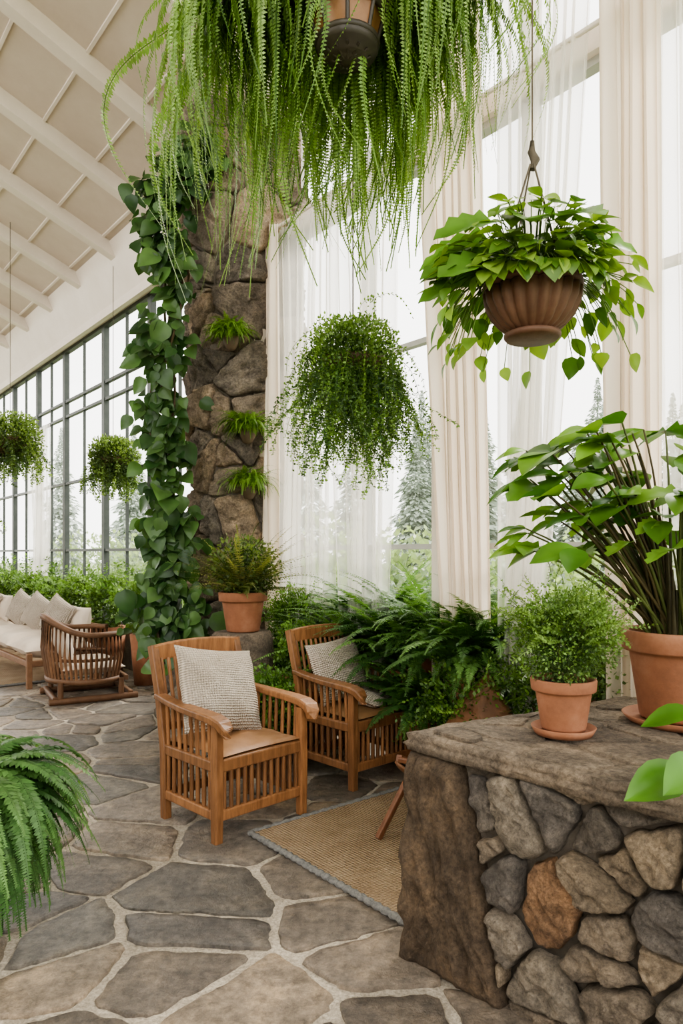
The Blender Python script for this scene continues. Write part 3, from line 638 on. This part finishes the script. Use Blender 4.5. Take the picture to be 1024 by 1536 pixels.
# ------------------------------------------------------------------ vine on pillar
e=empty('climbing_vine');b=B();bs=B()
path=np.array([(-1.25,6.25,5.15),(-1.46,6.2,4.85),(-1.62,6.2,4.45),(-1.46,6.2,4.0),(-1.56,6.2,3.3),(-1.62,6.2,2.7),(-1.56,6.2,2.1),(-1.52,6.18,1.6),(-1.60,6.1,1.1),(-1.45,6.0,.75)])
tt=np.linspace(0,len(path)-1,200);PX=np.stack([np.interp(tt,range(len(path)),path[:,k]) for k in range(3)],1)
for k in range(5):
    off=np.array([math.cos(k*1.3)*.08,math.sin(k*1.3)*.05+.05,0]);P=PX[::4]+off+.04*np.stack([np.sin(tt[::4]*3+k),np.cos(tt[::4]*2+k*2),0*tt[::4]],1);tube(bs,P,.012,(.10,.07,.035),k=6)
cl=[(random.randrange(200),random.gauss(0,.09)) for _ in range(70)]
for i in range(1150):
    if i%3==0: q_,dx=random.randrange(200),0
    else: q_,dx=cl[random.randrange(70)]
    p=PX[q_]+np.array([dx+random.gauss(0,.08),random.gauss(-.02,.08),random.gauss(0,.10)])
    if p[2]<1.3: p=p+np.array([random.gauss(.08,.16),0,0])
    leaves(b,T_heart,[p],[[random.gauss(-.15,.6),random.gauss(-.35,.35),-random.uniform(.1,1.1)]],[[random.gauss(-.1,.5),-1,.55]],random.uniform(.08,.18)*(1.35 if random.random()<.1 else 1),gcol(1,(.022,.058,.017),(.09,.17,.05),1.3),wid=1.)
b.build('leaves',M_gloss,parent=e);bs.build('stems',M_dwood,parent=e)
for i,(x,z,s) in enumerate([(-.99,3.50,.19),(-.84,2.66,.22),(-.83,2.16,.22)]):
    nm='pillar_air_plant' if i==0 else 'pillar_air_plant.%03d'%i
    e=empty(nm,(x,6.28,z));b=B()
    fern(b,(0,-.03,0),s*1.4,170,.03,(.07,.15,.02),(.24,.40,.07),up=1.6,sag=2.8,npairs=22,half=(math.pi*.8,math.pi*2.2));b.build('fronds',M_leaf,parent=e)
    b=B();lathe(b,[(0,-.13),(.04,-.12),(.07,-.06),(.08,0),(.06,.01),(0,.0)],k=16,col=(.12,.09,.06));b.build('root_ball',M_dwood,parent=e)
# ------------------------------------------------------------------ fern bed by the window
k=0
def fernplant(x,y,R,n,ll,dark,light,z=.05,**kw):
    global k
    nm='boston_fern' if k==0 else 'boston_fern.%03d'%k;k+=1
    e=empty(nm,(x,y,0));b=B();fern(b,(0,0,z+.15),R,n,ll,dark,light,**kw);b.build('fronds',M_leaf,parent=e)
    b=B();lathe(b,[(0,.012),(R*.16,.012),(R*.22,z+.15),(R*.17,z+.15),(0,z+.13)],k=20);b.build('root_pot',M_terra,parent=e)
DK=(.045,.11,.03);LT=(.17,.31,.085)
for (x,y,R,z) in [(.15,5.6,.95,.45),(.50,5.3,.95,.55),(.88,4.95,.9,.6),(.30,5.85,.95,.65),(-.15,6.0,.75,.35),(.72,5.3,.95,.65),(.60,4.95,.7,.25),(1.02,4.75,.80,.65),(.86,4.65,.70,.62)]:
    fernplant(x,y,R,110,.09,DK,LT,z=z,up=1.35,sag=1.6,npairs=58,wid=1.15)
for i,(x,y,z,r,d_,l_) in enumerate([(.84,4.45,.50,.36,(.03,.08,.015),(.17,.29,.06)),(1.3,4.2,.66,.38,(.03,.07,.015),(.16,.27,.06)),(1.60,4.0,.95,.36,(.06,.10,.03),(.20,.29,.09)),(-.50,5.75,.45,.32,(.04,.10,.02),(.18,.33,.07)),(1.95,3.45,.9,.32,(.04,.09,.03),(.16,.25,.08)),(-.38,6.1,.95,.26,(.05,.11,.02),(.2,.35,.08)),(-.50,5.05,.42,.24,(.04,.10,.02),(.18,.32,.07)),(-.3,5.5,.75,.22,(.05,.11,.02),(.2,.34,.08))]):
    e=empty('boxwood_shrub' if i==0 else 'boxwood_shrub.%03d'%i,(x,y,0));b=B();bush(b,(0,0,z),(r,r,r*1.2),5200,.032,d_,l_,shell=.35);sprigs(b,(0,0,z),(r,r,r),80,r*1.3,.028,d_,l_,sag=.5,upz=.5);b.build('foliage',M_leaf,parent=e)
    b=B();lathe(b,[(0,.012),(.12,.012),(.17,max(.12,z-r*.7)),(0,max(.12,z-r*.7))],k=20);b.build('planter',M_terra,parent=e)
    b=B();[tube(b,[(0,0,.1),(r*.4*math.cos(q),r*.4*math.sin(q),z)],.012,(.1,.07,.04),k=6) for q in range(6)];b.build('stems',M_dwood,parent=e)
e=empty('potted_boston_fern',(-1.56,2.85,0));b=B();fern(b,(0,0,.56),.64,420,.055,(.05,.12,.035),(.16,.30,.09),up=.85,sag=3.0,npairs=70,T=T_lfw,wid=.9);fern(b,(0,0,.50),.62,200,.055,(.04,.10,.03),(.13,.26,.08),up=.3,sag=3.6,npairs=66,T=T_lfw,wid=.9);b.build('fronds',M_leaf,parent=e)
b=B();lathe(b,[(0,.012),(.13,.012),(.19,.45),(.2,.52),(.17,.52),(0,.5)]);b.build('pot',M_terra,parent=e)
for i in range(9):
    a=-11.5+1.15*i;p=WL(a,.36,0);e=empty('window_shrub' if i==0 else 'window_shrub.%03d'%i,tuple(p));b=B();r=random.uniform(.24,.34)
    bush(b,(0,0,.88),(r,r,r*1.2),1500,.065,(.05,.10,.03),(.19,.30,.08));sprigs(b,(0,0,.85),(r,r,r),40,.55,.055,(.06,.12,.03),(.2,.34,.08),sag=.5,upz=.8);b.build('foliage',M_leaf,parent=e)
    b=B();lathe(b,[(0,.012),(.15,.012),(.20,.60),(.0,.58)],k=24);b.build('planter',M_terra,parent=e)
# ------------------------------------------------------------------ sofa + barrel chair (left background)
SR=math.radians(-50.6)
def sofa(name,a,o,L):
    e=empty(name,tuple(WL(a,o,.012)),SR);b=B();c=(.20,.11,.06)
    for x in(-L/2,L/2):
        for y in(-.38,.38): box(b,(x,y,.2),(.06,.06,.4),c)
    box(b,(0,-.38,.28),(L,.05,.07),c);box(b,(0,.38,.28),(L,.05,.07),c);box(b,(-L/2,0,.28),(.05,.76,.07),c);box(b,(L/2,0,.28),(.05,.76,.07),c)
    box(b,(0,.40,.66),(L,.04,.06),c)
    for x in np.linspace(-L/2,L/2,14): box(b,(x,.40,.48),(.025,.025,.4),c)
    b.build('frame',M_dwood,parent=e,smooth=False,bevel=.008)
    b=B()
    for i in range(3):
        x=(i-1)*L/3;cush(b,L/3,.80,.26,Matrix.Translation((x,-.02,.42))@Matrix.Rotation(math.pi/2,4,'X'))
        cush(b,L/3,.42,.22,Matrix.Translation((x,.28,.68))@Matrix.Rotation(-.2,4,'X'))
    b.build('cushions',M_linen,parent=e)
    for i,x in enumerate((-L*.36,-.1,L*.3)):
        b=B();cush(b,.5,.46,.2,Matrix.Identity(4));o=b.build('pillow_%d'%(i+1),M_knit,parent=e);o.location=(x,.08,.76);o.rotation_euler=(-.35,.35,.2)
sofa('outdoor_sofa',-4.05,1.15,2.4);sofa('outdoor_sofa.001',-7.2,1.2,2.2)
e=empty('barrel_slat_chair',(-2.73,7.6,.012),math.radians(120));b=B();c=(.14,.075,.04)
th=np.radians(np.linspace(-135,135,40));top=[(.5*math.sin(a),.42*math.cos(a)+.05,.70+.18*math.cos(a)**2*(math.cos(a)>0)) for a in th]
sweep(b,top,.055,.05,c);low=[(.46*math.sin(a),.38*math.cos(a)+.05,.22) for a in th];sweep(b,low,.05,.05,c)
mid_=[(.475*math.sin(a),.40*math.cos(a)+.05,.44) for a in th];sweep(b,mid_,.02,.03,c)
for i in range(0,40): tube(b,[low[i],((top[i][0]*1.03+low[i][0]*.0),top[i][1]*1.03,(low[i][2]+top[i][2])/2),top[i]],.015,tuple(np.array(c)*random.uniform(.8,1.7)),k=6)
for sx in(-1,1):
    sweep(b,[(sx*.36,-.42,.03),(sx*.36,.46,.03)],.07,.055,c)
    for y in(-.25,.35): sweep(b,[(sx*.36,y,.03),(sx*.36,y,.22)],.05,.05,c)
sweep(b,[(-.36,-.3,.22),(.36,-.3,.22)],.05,.05,c);sweep(b,[(-.36,-.35,.05),(.36,-.35,.05)],.05,.05,c);sweep(b,[(-.36,.40,.05),(.36,.40,.05)],.05,.05,c)
b.build('slatted_shell',M_dwood,parent=e)
b=B();cush(b,.72,.64,.18,Matrix.Translation((0,.02,.34))@Matrix.Rotation(math.pi/2,4,'X'));cush(b,.6,.4,.16,Matrix.Translation((0,.28,.60))@Matrix.Rotation(-.25,4,'X'));b.build('cushions',M_linen,parent=e)
# ------------------------------------------------------------------ outdoors
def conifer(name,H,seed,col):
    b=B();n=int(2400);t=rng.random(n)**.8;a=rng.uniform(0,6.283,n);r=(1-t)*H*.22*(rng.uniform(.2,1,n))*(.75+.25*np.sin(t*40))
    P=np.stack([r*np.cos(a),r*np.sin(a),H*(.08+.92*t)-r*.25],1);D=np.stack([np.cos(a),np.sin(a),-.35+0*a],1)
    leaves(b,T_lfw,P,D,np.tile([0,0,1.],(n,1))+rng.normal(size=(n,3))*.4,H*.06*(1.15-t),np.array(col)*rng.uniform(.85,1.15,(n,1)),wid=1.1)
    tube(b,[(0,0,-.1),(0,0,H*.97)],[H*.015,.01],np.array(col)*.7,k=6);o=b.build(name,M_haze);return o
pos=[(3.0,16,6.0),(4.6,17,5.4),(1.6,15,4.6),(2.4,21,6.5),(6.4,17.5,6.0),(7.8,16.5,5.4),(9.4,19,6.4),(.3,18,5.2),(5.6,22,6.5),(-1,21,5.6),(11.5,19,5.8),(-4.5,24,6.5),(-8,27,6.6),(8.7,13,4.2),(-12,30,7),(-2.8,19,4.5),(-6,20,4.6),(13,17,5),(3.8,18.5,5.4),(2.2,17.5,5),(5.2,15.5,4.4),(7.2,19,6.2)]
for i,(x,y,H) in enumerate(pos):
    f=min(1,max(0,(y-12)/12));col=np.array([.33,.40,.31])*(1-f)+np.array([.56,.61,.56])*f  # painted haze: tree colour goes paler with distance
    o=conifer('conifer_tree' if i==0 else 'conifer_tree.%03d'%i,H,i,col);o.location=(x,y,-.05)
for i in range(22):
    a=-13+i*.95;p=WL(a,-2.2-2.6*random.random(),0);r=random.uniform(.8,1.3);e=B();bush(e,(0,0,r*.7),(r,r,r),1400,.13,(.15,.22,.11),(.36,.44,.26));o=e.build('garden_shrub' if i==0 else 'garden_shrub.%03d'%i,M_leaf);o.location=(p[0],p[1],-.1)
# ------------------------------------------------------------------ light, camera
w=bpy.data.worlds.new('overcast_sky');sc.world=w;w.use_nodes=True;bg=w.node_tree.nodes['Background'];bg.inputs[0].default_value=(1,.98,.945,1);bg.inputs[1].default_value=2.7
sl=bpy.data.lights.new('sun','SUN');sl.energy=3.5;sl.angle=math.radians(20);sl.color=(1,.93,.82);so=bpy.data.objects.new('sun',sl);sc.collection.objects.link(so)
so.rotation_euler=Vector((-.55,-.62,-.72)).to_track_quat('-Z','Y').to_euler()
cd=bpy.data.cameras.new('camera');cd.sensor_width=36;cd.lens=1050/1536*36;cd.shift_y=62/1536;cd.clip_start=.05;cam=bpy.data.objects.new('camera',cd);sc.collection.objects.link(cam);cam.location=(0,0,1.55);cam.rotation_euler=(math.pi/2,0,0);sc.camera=cam
sc.view_settings.view_transform='AgX';sc.view_settings.look='AgX - Medium High Contrast';sc.view_settings.exposure=.55
